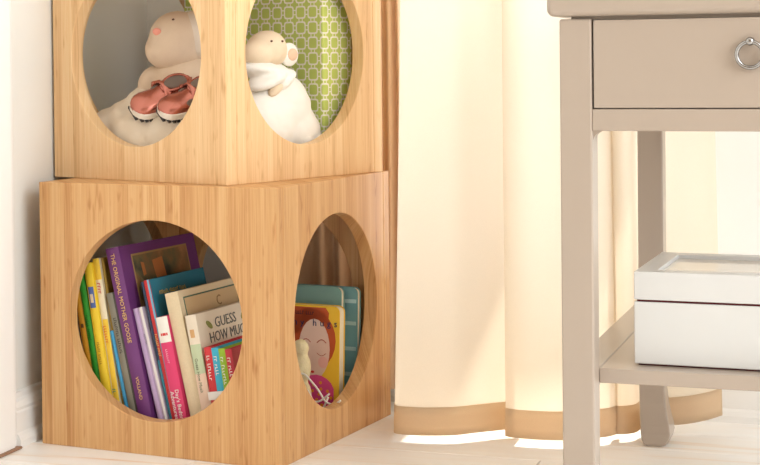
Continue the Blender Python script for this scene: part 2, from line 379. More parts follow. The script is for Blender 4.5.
storage_cube(M1, S1, H1, 0.1465, 'lower bamboo cube full of picture books, standing on the floor', -0.002, 0.001, -0.001)
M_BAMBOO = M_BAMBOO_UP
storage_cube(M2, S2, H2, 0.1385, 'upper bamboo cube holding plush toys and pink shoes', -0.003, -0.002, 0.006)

# ------------------------------------------------------------------ books
BT = 0.0016
def book(name, x0, y0, lean, h, t, d, cover, label, spine=None, group='picture books in the lower cube', z0=None, cat='book', yaw=0.0, board=False):
    M = M1 @ Matrix.Translation((x0, y0, T + 0.0003 if z0 is None else z0)) @ Matrix.Rotation(yaw, 4, 'Z') @ Matrix.Rotation(-math.radians(lean), 4, 'Y')
    e = empty(name, M, label, cat, group)
    box('cover', 0, BT, 0.0012, d, 0, h, cover, e, 0.0005, 1)
    box('cover', t - BT, t, 0.0012, d, 0, h, cover, e, 0.0005, 1)
    # gently rounded spine
    n = 6; pts = [(t * i / n, -0.0016 * math.sin(math.pi * i / n)) for i in range(n + 1)] + [(t, 0.0022), (0, 0.0022)]
    prism('spine', pts, 'z', 0, h, spine or cover, e)
    box('pages', BT, t - BT, 0.0022, d - 0.003, 0.003, h - 0.003, M_PAGE, e)
    return e
def on_spine(e, name, t, za, zb, m, xa=0.0, xb=1.0, proud=0.0003):
    n = 6
    out = [(t * (xa + (xb - xa) * i / n), -0.0016 * math.sin(math.pi * (xa + (xb - xa) * i / n)) - proud) for i in range(n + 1)]
    inn = [(p[0], p[1] + proud * 0.9) for p in out[::-1]]
    return prism(name, out + inn, 'z', za, zb, m, e)
def spine_text(e, body, size, t, ztop, m, cx=0.5, width=1.0, name='lettering'):
    # reads downwards, tops of the letters to the right
    if not isinstance(body, str): return strokes(name, body, size, m, e, frame_m((t * cx - size * 0.35, -0.0021, ztop), (0, 0, -1), (1, 0, 0)), width)
    return text(name, body, size, m, e, frame_m((t * cx - size * 0.35, -0.0021, ztop), (0, 0, -1), (1, 0, 0)), width=width)
def on_cover(e, name, t, y0, y1, z0, z1, m, proud=0.0004):
    return box(name, t, t + proud, y0, y1, z0, z1, m, e)
def cover_text(e, body, size, t, y, z, m, width=1.0, align='LEFT'):
    if not isinstance(body, str): return strokes('lettering', body, size, m, e, frame_m((t + 0.0006, y, z), (0, 1, 0), (0, 0, 1)), width)
    return text('lettering', body, size, m, e, frame_m((t + 0.0006, y, z), (0, 1, 0), (0, 0, 1)), align=align, width=width)

red, white = cm('red_print', 208, 52, 48), cm('white_print', 240, 236, 226)
b = book('picture_book', 0.0665, 0.045, 10, 0.222, 0.0115, 0.17, cm('book_orange', 226, 160, 46), 'orange picture book, leftmost in the row of books')
on_spine(b, 'printed_mark', 0.0115, 0.150, 0.156, cm('ink_brown', 90, 60, 40), 0.3, 0.7)
b = book('picture_book', 0.0788, 0.043, 10, 0.232, 0.0115, 0.18, cm('book_green', 52, 158, 48), 'bright green picture book between the orange and yellow ones')
spine_text(b, [6, 6], 0.0062, 0.0115, 0.17, cm('ink_green', 20, 90, 30), width=1.1)
b = book('picture_book', 0.0908, 0.040, 9, 0.250, 0.0135, 0.19, cm('book_yellow', 240, 206, 52), 'yellow picture book with a small blue picture on its spine')
on_spine(b, 'printed_picture', 0.0135, 0.182, 0.214, cm('label_blue', 84, 108, 172), 0.14, 0.86); on_spine(b, 'printed_mark', 0.0135, 0.190, 0.203, cm('label_cream', 226, 206, 170), 0.3, 0.7, 0.0005)
spine_text(b, [5, 5], 0.006, 0.0135, 0.13, cm('ink_ochre', 170, 120, 30), width=1.2)
b = book('picture_book', 0.1048, 0.045, 9, 0.257, 0.0115, 0.19, cm('book_ivory', 236, 222, 190), 'ivory and yellow picture book with red lettering down its spine')
on_spine(b, 'printed_band', 0.0115, 0.0, 0.165, cm('band_yellow', 240, 200, 60), 0.25, 1.0); on_spine(b, 'printed_band', 0.0115, 0.225, 0.257, cm('band_yellow', 240, 200, 60))
spine_text(b, [4], 0.008, 0.0115, 0.220, red, width=1.2); spine_text(b, [7], 0.008, 0.0115, 0.155, cm('ink_orange', 226, 110, 40), width=1.1); spine_text(b, [2], 0.008, 0.0115, 0.06, cm('ink_teal', 50, 140, 110))
b = book('picture_book', 0.1170, 0.050, 9, 0.258, 0.0046, 0.15, cm('book_mustard', 166, 132, 40), 'mustard brown book set back beside the purple one')
b = book('picture_book', 0.1262, 0.045, 12.5, 0.150, 0.0066, 0.16, cm('book_skyblue', 66, 158, 206), 'thin sky blue book between yellow lettered and grey books')
b = book('picture_book', 0.1350, 0.043, 12.6, 0.208, 0.0160, 0.18, cm('book_grey', 138, 134, 120), 'grey book with dark lettering left of the purple book')
spine_text(b, [9, 7], 0.007, 0.0165, 0.17, cm('ink_dark', 70, 66, 58), 0.45, 1.05)
on_spine(b, 'printed_band', 0.0165, 0, 0.208, cm('edge_darkgrey', 74, 70, 62), 0.72, 1.0)  # darker strip along the right edge of the grey spine
# purple Mother Goose
purple = cm('book_purple', 112, 56, 118)
b = book('picture_book', 0.1518, 0.040, 12.6, 0.277, 0.0225, 0.225, purple, 'tall purple book of nursery rhymes with gold lettering and framed cover picture')
spine_text(b, 'THE ORIGINAL MOTHER GOOSE', 0.0098, 0.0225, 0.268, M_GOLD, 0.5, 0.94); spine_text(b, 'VOLLAND', 0.0075, 0.0225, 0.082, M_GOLD); spine_text(b, [3], 0.007, 0.0225, 0.024, M_GOLD)
on_cover(b, 'picture_border', 0.0225, 0.030, 0.195, 0.03, 0.262, cm('border_gold', 172, 138, 84))
on_cover(b, 'cover_picture', 0.0225, 0.033, 0.192, 0.033, 0.259, picture_mat('goose_picture', [(0.3, srgb(66, 72, 58)), (0.45, srgb(116, 104, 70)), (0.55, srgb(140, 104, 66)), (0.7, srgb(176, 128, 88))], 26), 0.0007)
pic = cm('pic_orange', 196, 122, 66)
prism('printed_figure', [(0.085, 0.247), (0.115, 0.250), (0.120, 0.205), (0.128, 0.17), (0.110, 0.16), (0.095, 0.20), (0.088, 0.225)], 'x', 0.0232, 0.0236, pic, b)
prism('printed_figure', [(0.045, 0.225), (0.060, 0.215), (0.100, 0.175), (0.110, 0.12), (0.040, 0.12)], 'x', 0.0232, 0.0236, cm('pic_sage', 132, 122, 92), b)
prism('printed_figure', [(0.052, 0.248), (0.060, 0.246), (0.062, 0.228), (0.054, 0.226)], 'x', 0.0232, 0.0236, pic, b)
lav = cm('book_lavender', 186, 160, 196)
b = book('picture_book', 0.1822, 0.045, 14.5, 0.188, 0.0082, 0.17, lav, 'thin lavender book right beside the purple spine')
b = book('picture_book', 0.1908, 0.046, 14.5, 0.190, 0.0076, 0.17, cm('book_palelilac', 204, 188, 206), 'thin pale lilac book with a whitish spine stripe')
on_spine(b, 'printed_band', 0.0076, 0, 0.19, cm('stripe_white', 226, 220, 214), 0.55, 0.95); spine_text(b, [8], 0.0045, 0.0076, 0.15, cm('ink_grey', 130, 120, 140), 0.3)
b = book('picture_book', 0.1990, 0.050, 13.3, 0.228, 0.0056, 0.16, cm('book_navy', 46, 66, 92), 'thin navy book left of the red spine')
on_spine(b, 'printed_band', 0.0056, 0, 0.022, white); on_spine(b, 'printed_band', 0.0056, 0.022, 0.11, cm('band_teal', 50, 128, 148))
b = book('picture_book', 0.2050, 0.047, 13.0, 0.231, 0.0090, 0.165, cm('book_teal', 40, 122, 146), 'teal covered book with red spine and yellow cover title', spine=cm('spine_red', 206, 50, 52))
on_spine(b, 'printed_band', 0.0090, 0, 0.231, cm('edge_skyblue', 120, 176, 204), 0.72, 1.0); spine_text(b, [7, 5], 0.006, 0.009, 0.15, M_GOLD, 0.36)
cover_text(b, [7, 7, 5], 0.0085, 0.0090, 0.022, 0.206, cm('ink_yellow', 222, 186, 74), 1.02)
b = book('picture_book', 0.2145, 0.040, 12.0, 0.176, 0.0195, 0.16, cm('book_pink', 224, 62, 112), 'bright pink book with white top band and white lettering')
on_spine(b, 'printed_band', 0.0195, 0.138, 0.176, white)
spine_text(b, "Day's Bedtime", 0.0088, 0.0195, 0.068, white, 0.66, 1.0); spine_text(b, 'Adventures', 0.0088, 0.0195, 0.066, white, 0.24, 1.0); spine_text(b, [7], 0.005, 0.0195, 0.128, cm('ink_palepink', 244, 180, 200), 0.45, 1.4)
on_spine(b, 'printed_mark', 0.0195, 0.148, 0.152, red, 0.2, 0.8)
cream = mat('book_linen', srgb(228, 208, 172), 0.85, noise=0.08, nscale=400, bump=0.2, bscale=900)
b = book('picture_book', 0.2386, 0.046, 13.2, 0.213, 0.0225, 0.185, cream, 'cream linen bound book with green framed cover')
on_cover(b, 'cover_frame', 0.0225, 0.012, 0.175, 0.012, 0.203, cm('frame_green', 74, 108, 92)); on_cover(b, 'cover_picture', 0.0225, 0.0142, 0.1728, 0.0142, 0.2008, cm('panel_tan', 214, 184, 140), 0.0006)
cover_text(b, 'C', 0.022, 0.0226, 0.105, 0.178, cm('ink_sepia', 150, 112, 72))
b = book('picture_book', 0.2622, 0.040, 11.0, 0.181, 0.0180, 0.19, cm('book_offwhite', 234, 220, 198), 'off white book titled with large grey capitals, GUESS HOW MUCH')
on_spine(b, 'printed_band', 0.0180, 0.095, 0.138, cm('band_sage', 196, 208, 170)); on_spine(b, 'printed_band', 0.0180, 0.0, 0.095, cm('band_peach', 232, 204, 180))
on_spine(b, 'printed_mark', 0.0180, 0.148, 0.160, cm('rabbit_tan', 216, 168, 110), 0.25, 0.65); spine_text(b, 'Guess How Much', 0.007, 0.018, 0.118, cm('ink_olive', 120, 126, 96), 0.4)
tg = cm('ink_slate', 104, 104, 100)
cover_text(b, 'GUESS', 0.0215, 0.0180, 0.050, 0.1545, tg, 1.08); cover_text(b, 'HOW MUCH', 0.0215, 0.0180, 0.028, 0.1345, tg, 1.0)
lf = cm('leaf_olive', 140, 146, 70)
for y, z, a in ((0.034, 0.161, -0.6), (0.140, 0.163, 0.7)):
    pts = [(y + 0.010 * math.cos(t_) * math.cos(a) - 0.0045 * math.sin(t_) * math.sin(a), z + 0.010 * math.cos(t_) * math.sin(a) + 0.0045 * math.sin(t_) * math.cos(a)) for t_ in [2 * math.pi * i / 10 for i in range(10)]]
    prism('printed_leaf', pts, 'x', 0.0181, 0.0185, lf, b)
small = [('red', 0.2812, 8.0, cm('mini_red', 206, 48, 54), 'small red board book with white spine print, nearest the GUESS book'),
         ('blue', 0.2946, 8.6, cm('mini_cyan', 60, 176, 208), 'small light blue board book between small red and green ones'),
         ('green', 0.3074, 9.2, cm('mini_lime', 150, 190, 44), 'small lime green board book right of the light blue one'),
         ('red2', 0.3194, 9.6, cm('mini_crimson', 196, 50, 66), 'small crimson board book at the right end of the row')]
for i, (n_, x, ln, m_, lab) in enumerate(small):
    t_ = (0.0122, 0.0118, 0.0110, 0.0112)[i]
    b = book('board_book', x, 0.034, ln, 0.136, t_, 0.125, m_, lab, group='small board books held by a white band')
    spine_text(b, ([2, 6], [2, 4], [2, 7], [2, 4])[i], 0.0070, t_, 0.124, white, 0.5, 1.35)
# white paper band round the small books: a strip just in front of the spines
bd = box('paper_band', -0.001, 0.050, -0.0035, -0.0022, 0.060, 0.072, mat('band_paper', srgb(240, 236, 230), 0.7), None, 0.0004, 1)
bd.matrix_world = M1 @ Matrix.Translation((0.2812, 0.034, T)) @ Matrix.Rotation(-math.radians(8.6), 4, 'Y')
tag(bd, 'white paper band across the spines of the small board books', 'paper band')

# books by the side opening, facing the front
def facing(name, x0, x1, yf, t, h, cover, label, back=4.0):
    M = M1 @ Matrix.Translation((x0, yf, T + 0.0003)) @ Matrix.Rotation(-math.radians(back), 4, 'X')
    e = empty(name, M, label, 'book', 'books leaning at the back of the lower cube'); w = x1 - x0
    def rr(y0, y1, r, ins, nm, m):
        pts = []
        for cx_, cz_, a0 in ((w - r - ins, h - r - ins, 0), (r + ins, h - r - ins, 90), (r + ins, r + ins, 180), (w - r - ins, r + ins, 270)):
            for k in range(5): a = math.radians(a0 + k * 22.5); pts.append((cx_ + r * math.cos(a), cz_ + r * math.sin(a)))
        return prism(nm, pts, 'y', y0, y1, m, e)
    rr(0, 0.002, 0.010, 0, 'cover', cover); rr(0.002, t - 0.002, 0.009, 0.0012, 'pages', M_PAGE); rr(t - 0.002, t, 0.010, 0, 'cover', cover)
    return e, w
teal1, teal2 = cm('book_seafoam', 126, 168, 162), cm('book_aqua', 110, 160, 168)
e, w = facing('picture_book', 0.17, 0.372, 0.326, 0.013, 0.190, teal2, 'aqua picture book leaning rearmost behind the hugs book', 3)
for z in (0.05, 0.09, 0.13, 0.165): box('printed_band', 0.15, 0.2, -0.0004, 0, z, z + 0.006, cm('aqua_pale', 170, 204, 206), e)
e, w = facing('picture_book', 0.14, 0.352, 0.308, 0.013, 0.1915, teal1, 'seafoam green picture book between the hugs and aqua books', 3)
e, w = facing('board_book', 0.19, 0.364, 0.276, 0.021, 0.166, cm('book_sunny', 246, 200, 52), 'yellow board book of hugs with a red haired girl on its cover', 3)
def ell(nm, cx_, cz_, rx, rz, m, lay, parent, a0=0, a1=360, n=24, clip=None):
    pts = [(cx_ + rx * math.cos(math.radians(a0 + (a1 - a0) * i / n)), cz_ + rz * math.sin(math.radians(a0 + (a1 - a0) * i / n))) for i in range(n + (0 if a1 - a0 == 360 else 1))]
    if clip: pts = [(min(max(p[0], clip[0]), clip[1]), min(max(p[1], clip[2]), clip[3])) for p in pts]
    y = -0.0004 * lay
    return prism(nm, pts, 'y', y - 0.0003, y, m, parent)
hx = 0.122   # centre of the face on the cover (cover runs 0..0.174)
ell('printed_hair', hx, 0.112, 0.046, 0.050, cm('hair_red', 196, 84, 38), 0, e, clip=(0.004, 0.170, 0.004, 0.1622))
prism('printed_hair', [(0.005, 0.163), (0.150, 0.163), (0.156, 0.155), (0.155, 0.140), (0.146, 0.132), (0.04, 0.11), (0.005, 0.09)], 'y', -0.0003, -0.00005, MATS['hair_red'], e)
ell('printed_face', 0.131, 0.098, 0.027, 0.047, cm('face_pink', 236, 204, 188), 1, e)
ell('printed_cheek', 0.147, 0.078, 0.0085, 0.009, cm('cheek_rose', 238, 184, 172), 2, e); ell('printed_cheek', 0.113, 0.078, 0.0085, 0.009, MATS['cheek_rose'], 2, e)
for cx_ in (0.117, 0.144): tube('printed_eyelid', [(cx_ - 0.008 + 0.016 * i / 8, -0.0009, 0.108 + 0.005 * math.sin(math.pi * i / 8)) for i in range(9)], 0.0007, cm('brow_red', 186, 80, 50), e, 5)
tube('printed_eyelid', [(0.144 - 0.008 + 0.016 * i / 8, -0.0009, 0.092 - 0.004 * math.sin(math.pi * i / 8)) for i in range(9)], 0.0005, cm('brow_red', 186, 80, 50), e, 5)
ell('printed_mouth', 0.129, 0.062, 0.003, 0.002, red, 2, e)
ell('printed_dress', 0.136, 0.018, 0.036, 0.040, cm('dress_pink', 224, 76, 140), 3, e, clip=(0.06, 0.166, 0.003, 0.08))
for i in range(16):
    a = i * 2.4; rr_ = 0.036 * math.sqrt((i + .5) / 16); ell('printed_dot', 0.136 + 0.8 * rr_ * math.cos(a), 0.028 + rr_ * 0.62 * math.sin(a), 0.0026, 0.0026, cm('dot_orange', 244, 160, 50), 4, e, n=8)
strokes('lettering', [4, 4], 0.0085, cm('ink_plum', 92, 40, 48), e, frame_m((0.098, -0.0006, 0.151), (1, 0, 0), (0, 0, 1)), width=1.0)
text('lettering', 'my hugs', 0.0150, cm('ink_navy', 38, 52, 92), e, frame_m((0.090, -0.0014, 0.134), (1, 0, 0), (0, 0, 1)), spacing=1.7)
# cream crocheted doll in front of the hugs book, wound with white cord
dm = mat('crochet_cream', srgb(236, 222, 178), 0.95, noise=0.1, nscale=150, bump=0.5, bscale=500)
e = empty('crochet_doll', M1 @ Matrix.Translation((0.318, 0.240, T)), 'small cream crocheted doll wound with white cord before the hugs book', 'doll')
blob('body', [((0, 0, 0.030), (0.017, 0.014, 0.030)), ((0.002, 0, 0.075), (0.014, 0.013, 0.026)), ((0.000, 0, 0.106), (0.013, 0.012, 0.014)), ((0.016, 0, 0.012), (0.013, 0.012, 0.012)), ((-0.012, 0, 0.012), (0.013, 0.012, 0.012))], 0.003, dm, e, 4, 0.002, 0.006)
cd = mat('white_cord', srgb(246, 242, 234), 0.8)
tube('cord', [(-0.010 + 0.085 * i / 20, -0.016 - 0.002 * math.sin(i), 0.058 + 0.016 * math.sin(i * 0.30) - 0.0010 * i) for i in range(21)], 0.0016, cd, e, 6)
tube('cord', [(-0.004 + 0.060 * i / 16, -0.017, 0.038 + 0.010 * math.cos(i * 0.32)) for i in range(17)], 0.0015, cd, e, 6)
tube('cord', [(0.004 + 0.05 * i / 16, -0.017, 0.030 + 0.016 * math.sin(i * 0.42)) for i in range(17)], 0.0015, cd, e, 6)
tube('cord', [(0.058 + 0.008 * math.cos(t_ * 0.7), -0.017, 0.014 + 0.008 * math.sin(t_ * 0.7)) for t_ in range(9)], 0.0016, cd, e, 6, True)
blob('leaf_patch', [((0.012, -0.012, 0.024), (0.011, 0.004, 0.012))], 0.0022, cm('patch_olive', 128, 130, 62), e, 2)

# ------------------------------------------------------------------ inside the upper cube
gb = box('fabric_box', 0, 0.303, 0, 0.073, 0, 0.300, M_LATTICE, None, 0.003, 2); gb.matrix_world = M2 @ Matrix.Translation((0.0245, 0.2705, T + 0.0003))
tag(gb, 'green and white lattice patterned box inside the upper cube', 'box')
plush = mat('plush_beige', srgb(222, 198, 172), 0.95, noise=0.05, nscale=60, bump=0.25, bscale=700)
plush2 = mat('plush_beige_dark', srgb(206, 180, 150), 0.95, noise=0.05, nscale=60, bump=0.25, bscale=700)
white_c = mat('white_cotton', srgb(240, 234, 224), 0.9, noise=0.03, nscale=60, bump=0.15, bscale=600)
cream_c = mat('cream_cotton', srgb(228, 212, 190), 0.9, noise=0.05, nscale=40, bump=0.2, bscale=500)
e = empty('plush_doll', M2 @ Matrix.Translation((0.172, 0.125, T)), 'large beige plush doll with round head and pink cheek in upper cube', 'plush toy')
blob('body', [((0.0, 0.0, 0.061), (0.062, 0.052, 0.060)), ((0.008, -0.010, 0.128), (0.056, 0.046, 0.040)), ((-0.046, -0.034, 0.124), (0.022, 0.020, 0.030), (0, 0.6, 0)), ((-0.040, -0.022, 0.090), (0.022, 0.02, 0.034), (0, 0.4, 0)),
              ((0.058, -0.020, 0.095), (0.020, 0.020, 0.040), (0, -0.5, 0)), ((-0.045, -0.045, 0.040), (0.026, 0.05, 0.024)), ((0.045, -0.045, 0.040), (0.026, 0.05, 0.024))], 0.005, plush, e, 6)
hd = blob('head', [((0.0, -0.02, 0.192), (0.048, 0.044, 0.044)), ((-0.006, -0.022, 0.176), (0.049, 0.044, 0.036))], 0.004, plush, e, 5)
ell_m = Matrix.Identity(4)
blob('cap', [((0.022, 0.0, 0.196), (0.040, 0.040, 0.041))], 0.004, mat('plush_cap', srgb(226, 210, 192), 0.95, noise=0.04, nscale=60, bump=0.25, bscale=700), e, 3)
blob('cheek', [((-0.0035, -0.0625, 0.203), (0.0085, 0.0030, 0.0065), (0.35, 0, 0.15))], 0.0012, cm('cheek_pink', 238, 160, 140, 0.9), hd, 2)
blob('eye', [((0.0166, -0.0470, 0.2210), 0.0024)], 0.0008, cm('thread_brown', 110, 74, 58, 0.8), hd, 1)
# blanket heaped in the opening
bk_ = blob('cream_blanket', [((0.160, 0.064, 0.062), (0.130, 0.038, 0.036)), ((0.165, 0.052, 0.078), (0.110, 0.024, 0.024)), ((0.095, 0.075, 0.088), (0.045, 0.035, 0.034)), ((0.112, 0.088, 0.112), (0.034, 0.026, 0.030), (0, -0.5, 0)), ((0.235, 0.072, 0.080), (0.07, 0.04, 0.030)),
                       ((0.165, 0.046, 0.050), (0.095, 0.020, 0.028)), ((0.060, 0.060, 0.072), (0.032, 0.034, 0.034))], 0.0045, cream_c, None, 6, 0.010, 0.035)
bk_.matrix_world = M2
tag(bk_, 'cream cotton blanket heaped in the upper cube under the pink shoes', 'blanket')
# pink baby shoes
pinkm = mat('metallic_pink', srgb(190, 118, 102), 0.26, 0.75, noise=0.08, nscale=90, bump=0.12, bscale=260)
sole_w = mat('sole_white', srgb(238, 228, 214), 0.5); sole_k = mat('sole_black', srgb(52, 48, 46), 0.7); lin = mat('shoe_lining', srgb(120, 104, 92), 0.9)
def shoe(M, label):
    e = empty('baby_shoe', M, label, 'shoe', 'pair of pink baby shoes')
    L = 0.092
    def hw(s): # half width along the shoe, s 0 heel .. 1 toe
        return 0.0155 + 0.0065 * math.sin(min(1, s * 1.25) * math.pi / 2) if s < 0.8 else 0.022 * math.sqrt(max(0, 1 - ((s - 0.8) / 0.2) ** 2 * 0.95))
    def heelround(s): return math.sqrt(max(0.05, 1 - (1 - s / 0.12) ** 2)) if s < 0.12 else 1
    st = [0, 0.02, 0.06, 0.12, 0.22, 0.34, 0.46, 0.58, 0.7, 0.8, 0.88, 0.94, 0.98, 1.0]
    outline = [(L * s, hw(s) * heelround(s)) for s in st]; outline = outline + [(p[0], -p[1]) for p in outline[::-1]]
    prism('sole', [(p[0], p[1] * 1.06) for p in outline], 'z', 0.004, 0.0135, sole_w, e, 0.0008)
    bm = bmesh.new()
    for i in range(15):
        s = (i + 0.5) / 15; w_ = hw(s) * heelround(s) * 1.07
        bm_box(bm, L * s - 0.0022, L * s + 0.0022, -w_, w_, 0, 0.0046)
    from_bm('outsole_tread', bm, sole_k, e)
    # upper: half-dome sections
    bm = bmesh.new(); rings = []; K = 10
    for s in st:
        top = 0.011 + (0.034 if s < 0.3 else 0.034 - 0.017 * (s - 0.3) / 0.3 if s < 0.6 else 0.017 * math.sqrt(max(0.02, 1 - ((s - 0.6) / 0.41) ** 2)) )
        w_ = hw(s) * heelround(s); rings.append([bm.verts.new((L * s, w_ * math.copysign(abs(math.cos(math.pi * k / K)) ** 0.75, math.cos(math.pi * k / K)), 0.0105 + (top - 0.0105) * math.sin(math.pi * k / K) ** 0.7)) for k in range(K + 1)])
    for a, b_ in zip(rings, rings[1:]):
        for k in range(K): bm.faces.new((a[k], a[k + 1], b_[k + 1], b_[k]))
    bm.faces.new(rings[0][::-1]); bm.faces.new(rings[-1])
    from_bm('upper', bm, pinkm, e, True)
    # dark opening, collar and strap
    blob('lining', [((L * 0.27, 0, 0.0425), (0.019, 0.0125, 0.0042))], 0.0016, lin, e, 2)
    tube('collar', [(L * 0.27 + 0.0215 * math.cos(a), 0.0145 * math.sin(a), 0.0432 - 0.006 * max(0, math.cos(a))) for a in [2 * math.pi * i / 18 for i in range(18)]], 0.0026, pinkm, e, 6, True)
    for sx_ in (-1, 1): blob('side_cutout', [((L * 0.50, sx_ * 0.0165, 0.0235), (0.011, 0.0045, 0.0062), (0.35 * sx_, 0, 0))], 0.0016, lin, e, 2)
    bm = bmesh.new(); n = 14; A = []
    for i in range(n + 1):
        a = math.pi * i / n; y = 0.0218 * math.cos(a); z = 0.014 + 0.0265 * math.sin(a) ** 0.8
        A.append([bm.verts.new((L * 0.47 - dx - 0.004 * math.sin(a), y * k, 0.012 + (z - 0.012) * k)) for dx, k in ((-0.0075, 1.0), (0.0075, 1.0), (0.0075, 1.09), (-0.0075, 1.09))])
    for p_, q_ in zip(A, A[1:]):
        for k in range(4): bm.faces.new((p_[k], p_[(k + 1) % 4], q_[(k + 1) % 4], q_[k]))
    bm.faces.new(A[0]); bm.faces.new(A[-1][::-1])
    from_bm('strap', bm, pinkm, e, True)
    box('strap_tab', L * 0.40, L * 0.56, -0.0265, -0.0195, 0.020, 0.030, pinkm, e, 0.0015)
    return e
def shoe_m(heel, toe, up):
    x = (Vector(toe) - Vector(heel)).normalized(); z = Vector(up); z = (z - x * z.dot(x)).normalized(); y = z.cross(x)
    return M2 @ Matrix(((x.x, y.x, z.x, heel[0]), (x.y, y.y, z.y, heel[1]), (x.z, y.z, z.z, heel[2]), (0, 0, 0, 1))) @ Matrix.Scale(1.06, 4)
shoe(shoe_m((0.196, 0.104, 0.119), (0.164, 0.034, 0.103), (0.83, 0.10, 1)), 'pink metallic baby shoe turned left, showing its white and black sole')
shoe(shoe_m((0.256, 0.106, 0.113), (0.220, 0.036, 0.099), (0.53, -0.16, 1)), 'pink metallic baby shoe at right, half hidden behind the opening edge')
# plush sheep near the right opening
e = empty('plush_sheep', M2 @ Matrix.Translation((0.300, 0.165, T)), 'small white plush sheep with round ear wearing a long white gown', 'plush toy')
hd = blob('head', [((0.004, -0.004, 0.175), (0.029, 0.036, 0.028), (0.2, 0, 0)), ((0.010, -0.030, 0.168), (0.022, 0.026, 0.021)), ((0.0, 0.012, 0.172), (0.026, 0.026, 0.026))], 0.0032, mat('plush_ivory', srgb(230, 208, 178), 0.95, noise=0.04, nscale=60, bump=0.25, bscale=700), e, 4)
ear = blob('ear', [((0.014, 0.038, 0.166), (0.008, 0.021, 0.019))], 0.0022, white_c, e, 2)
blob('inner_ear', [((0.0205, 0.039, 0.166), (0.004, 0.012, 0.010))], 0.0016, cm('ear_peach', 226, 190, 160, 0.9), ear, 2)
blob('eye', [((0.0305, 0.004, 0.186), 0.002)], 0.0008, MATS['thread_brown'], hd, 1); blob('eye', [((0.0330, -0.024, 0.186), 0.002)], 0.0008, MATS['thread_brown'], hd, 1)
gown = blob('gown', [((0.004, 0.010, 0.118), (0.030, 0.040, 0.036), (0.3, 0, 0)), ((0.006, 0.035, 0.085), (0.034, 0.050, 0.050), (0.5, 0, 0)), ((0.008, 0.058, 0.045), (0.034, 0.046, 0.046), (0.4, 0, 0)), ((0.006, -0.010, 0.060), (0.036, 0.060, 0.060)), ((0.008, 0.072, 0.026), (0.026, 0.028, 0.024))], 0.0045, white_c, e, 5, 0.006, 0.03)
blob('collar', [((0.008, -0.010, 0.140), (0.034, 0.052, 0.014), (-0.15, 0, 0)), ((0.020, -0.020, 0.128), (0.026, 0.038, 0.012), (0.35, 0, 0)), ((0.022, 0.012, 0.126), (0.020, 0.028, 0.011), (0.6, 0, 0))], 0.003, white_c, e, 4, 0.003, 0.015)
blob('foot', [((0.022, 0.078, 0.028), (0.022, 0.025, 0.020)), ((0.026, 0.056, 0.034), (0.016, 0.022, 0.017))], 0.003, white_c, e, 3)
blob('paw', [((0.030, -0.012, 0.114), (0.009, 0.018, 0.008), (0.6, 0, 0))], 0.002, MATS['plush_ivory'], e, 2)

# ------------------------------------------------------------------ taupe side table
TW, TD, LW = 0.415, 0.630, 0.0363
TM = Matrix.Translation((-0.3536, 1.8562, 0))
tb = empty('side_table', TM, 'taupe lacquered side table with drawer, ring pull and low shelf', 'table')
Z_SH, Z_AP, Z_DB, Z_TOP = 0.2170, 0.4885, 0.5142, 0.6140
def leg(x0, y0, sy):
    bm = bmesh.new(); rings = []
    prof_ = [(Z_TOP, 0), (0.085, 0), (0.065, 0.006), (0.045, 0.017), (0.030, 0.028), (0.018, 0.032), (0.009, 0.028), (0.003, 0.018), (0.0, 0.006)]
    for z, fl in prof_:
        ya, yb = (y0 - fl, y0 + LW - fl * 0.3) if sy < 0 else (y0 + fl * 0.3, y0 + LW + fl)
        ins = {0.0: 0.009, 0.003: 0.004, 0.009: 0.0012}.get(z, 0)
        rings.append([bm.verts.new((x, y, z)) for x, y in ((x0 + ins, ya + ins), (x0 + LW + fl * 0.2 - ins, ya + ins), (x0 + LW + fl * 0.2 - ins, yb - ins), (x0 + ins, yb - ins))])
    for a, b_ in zip(rings, rings[1:]):
        for k in range(4): bm.faces.new((a[k], a[(k + 1) % 4], b_[(k + 1) % 4], b_[k]))
    bm.faces.new(rings[0]); bm.faces.new(rings[-1][::-1])
    bmesh.ops.recalc_face_normals(bm, faces=bm.faces[:])
    es = [e_ for e_ in bm.edges if abs(e_.verts[0].co.z - e_.verts[1].co.z) > 0.0005 or e_.verts[0].co.z > 0.5]
    bmesh.ops.bevel(bm, geom=es, offset=0.0022, segments=2, affect='EDGES', profile=0.5)
    return from_bm('leg', bm, M_TAUPE, tb)
for x in (0, TW - LW):
    leg(x, 0, -1); leg(x, TD - LW, 1)
# rounded top slab
box('table_top', -0.0135, TW + 0.0135, -0.008, TD + 0.008, 0.6168, 0.656, M_TAUPE, tb, 0.0085, 5)
box('top_spacer', 0.012, TW - 0.012, 0.010, TD - 0.010, Z_TOP - 0.001, 0.6170, M_TAUPE, tb)
box('apron_rail', LW, TW - LW, 0.0006, 0.020, Z_AP, Z_DB - 0.0012, M_TAUPE, tb, 0.0008, 1)
box('back_panel', LW, TW - LW, TD - 0.024, TD - 0.006, Z_AP, Z_TOP - 0.0015, M_TAUPE, tb, 0.0008, 1)
for x in (0.004, TW - LW + 0.006): box('side_panel', x, x + 0.022, LW, TD - LW, Z_AP, Z_TOP - 0.0015, M_TAUPE, tb, 0.0008, 1)
box('drawer_bottom', LW, TW - LW, 0.022, TD - 0.026, Z_AP + 0.002, Z_AP + 0.010, M_TAUPE, tb)
dw = box('drawer', LW + 0.0018, TW - LW - 0.0018, 0.0, 0.018, Z_DB, Z_TOP - 0.0016, M_TAUPE, tb, 0.0010, 2)
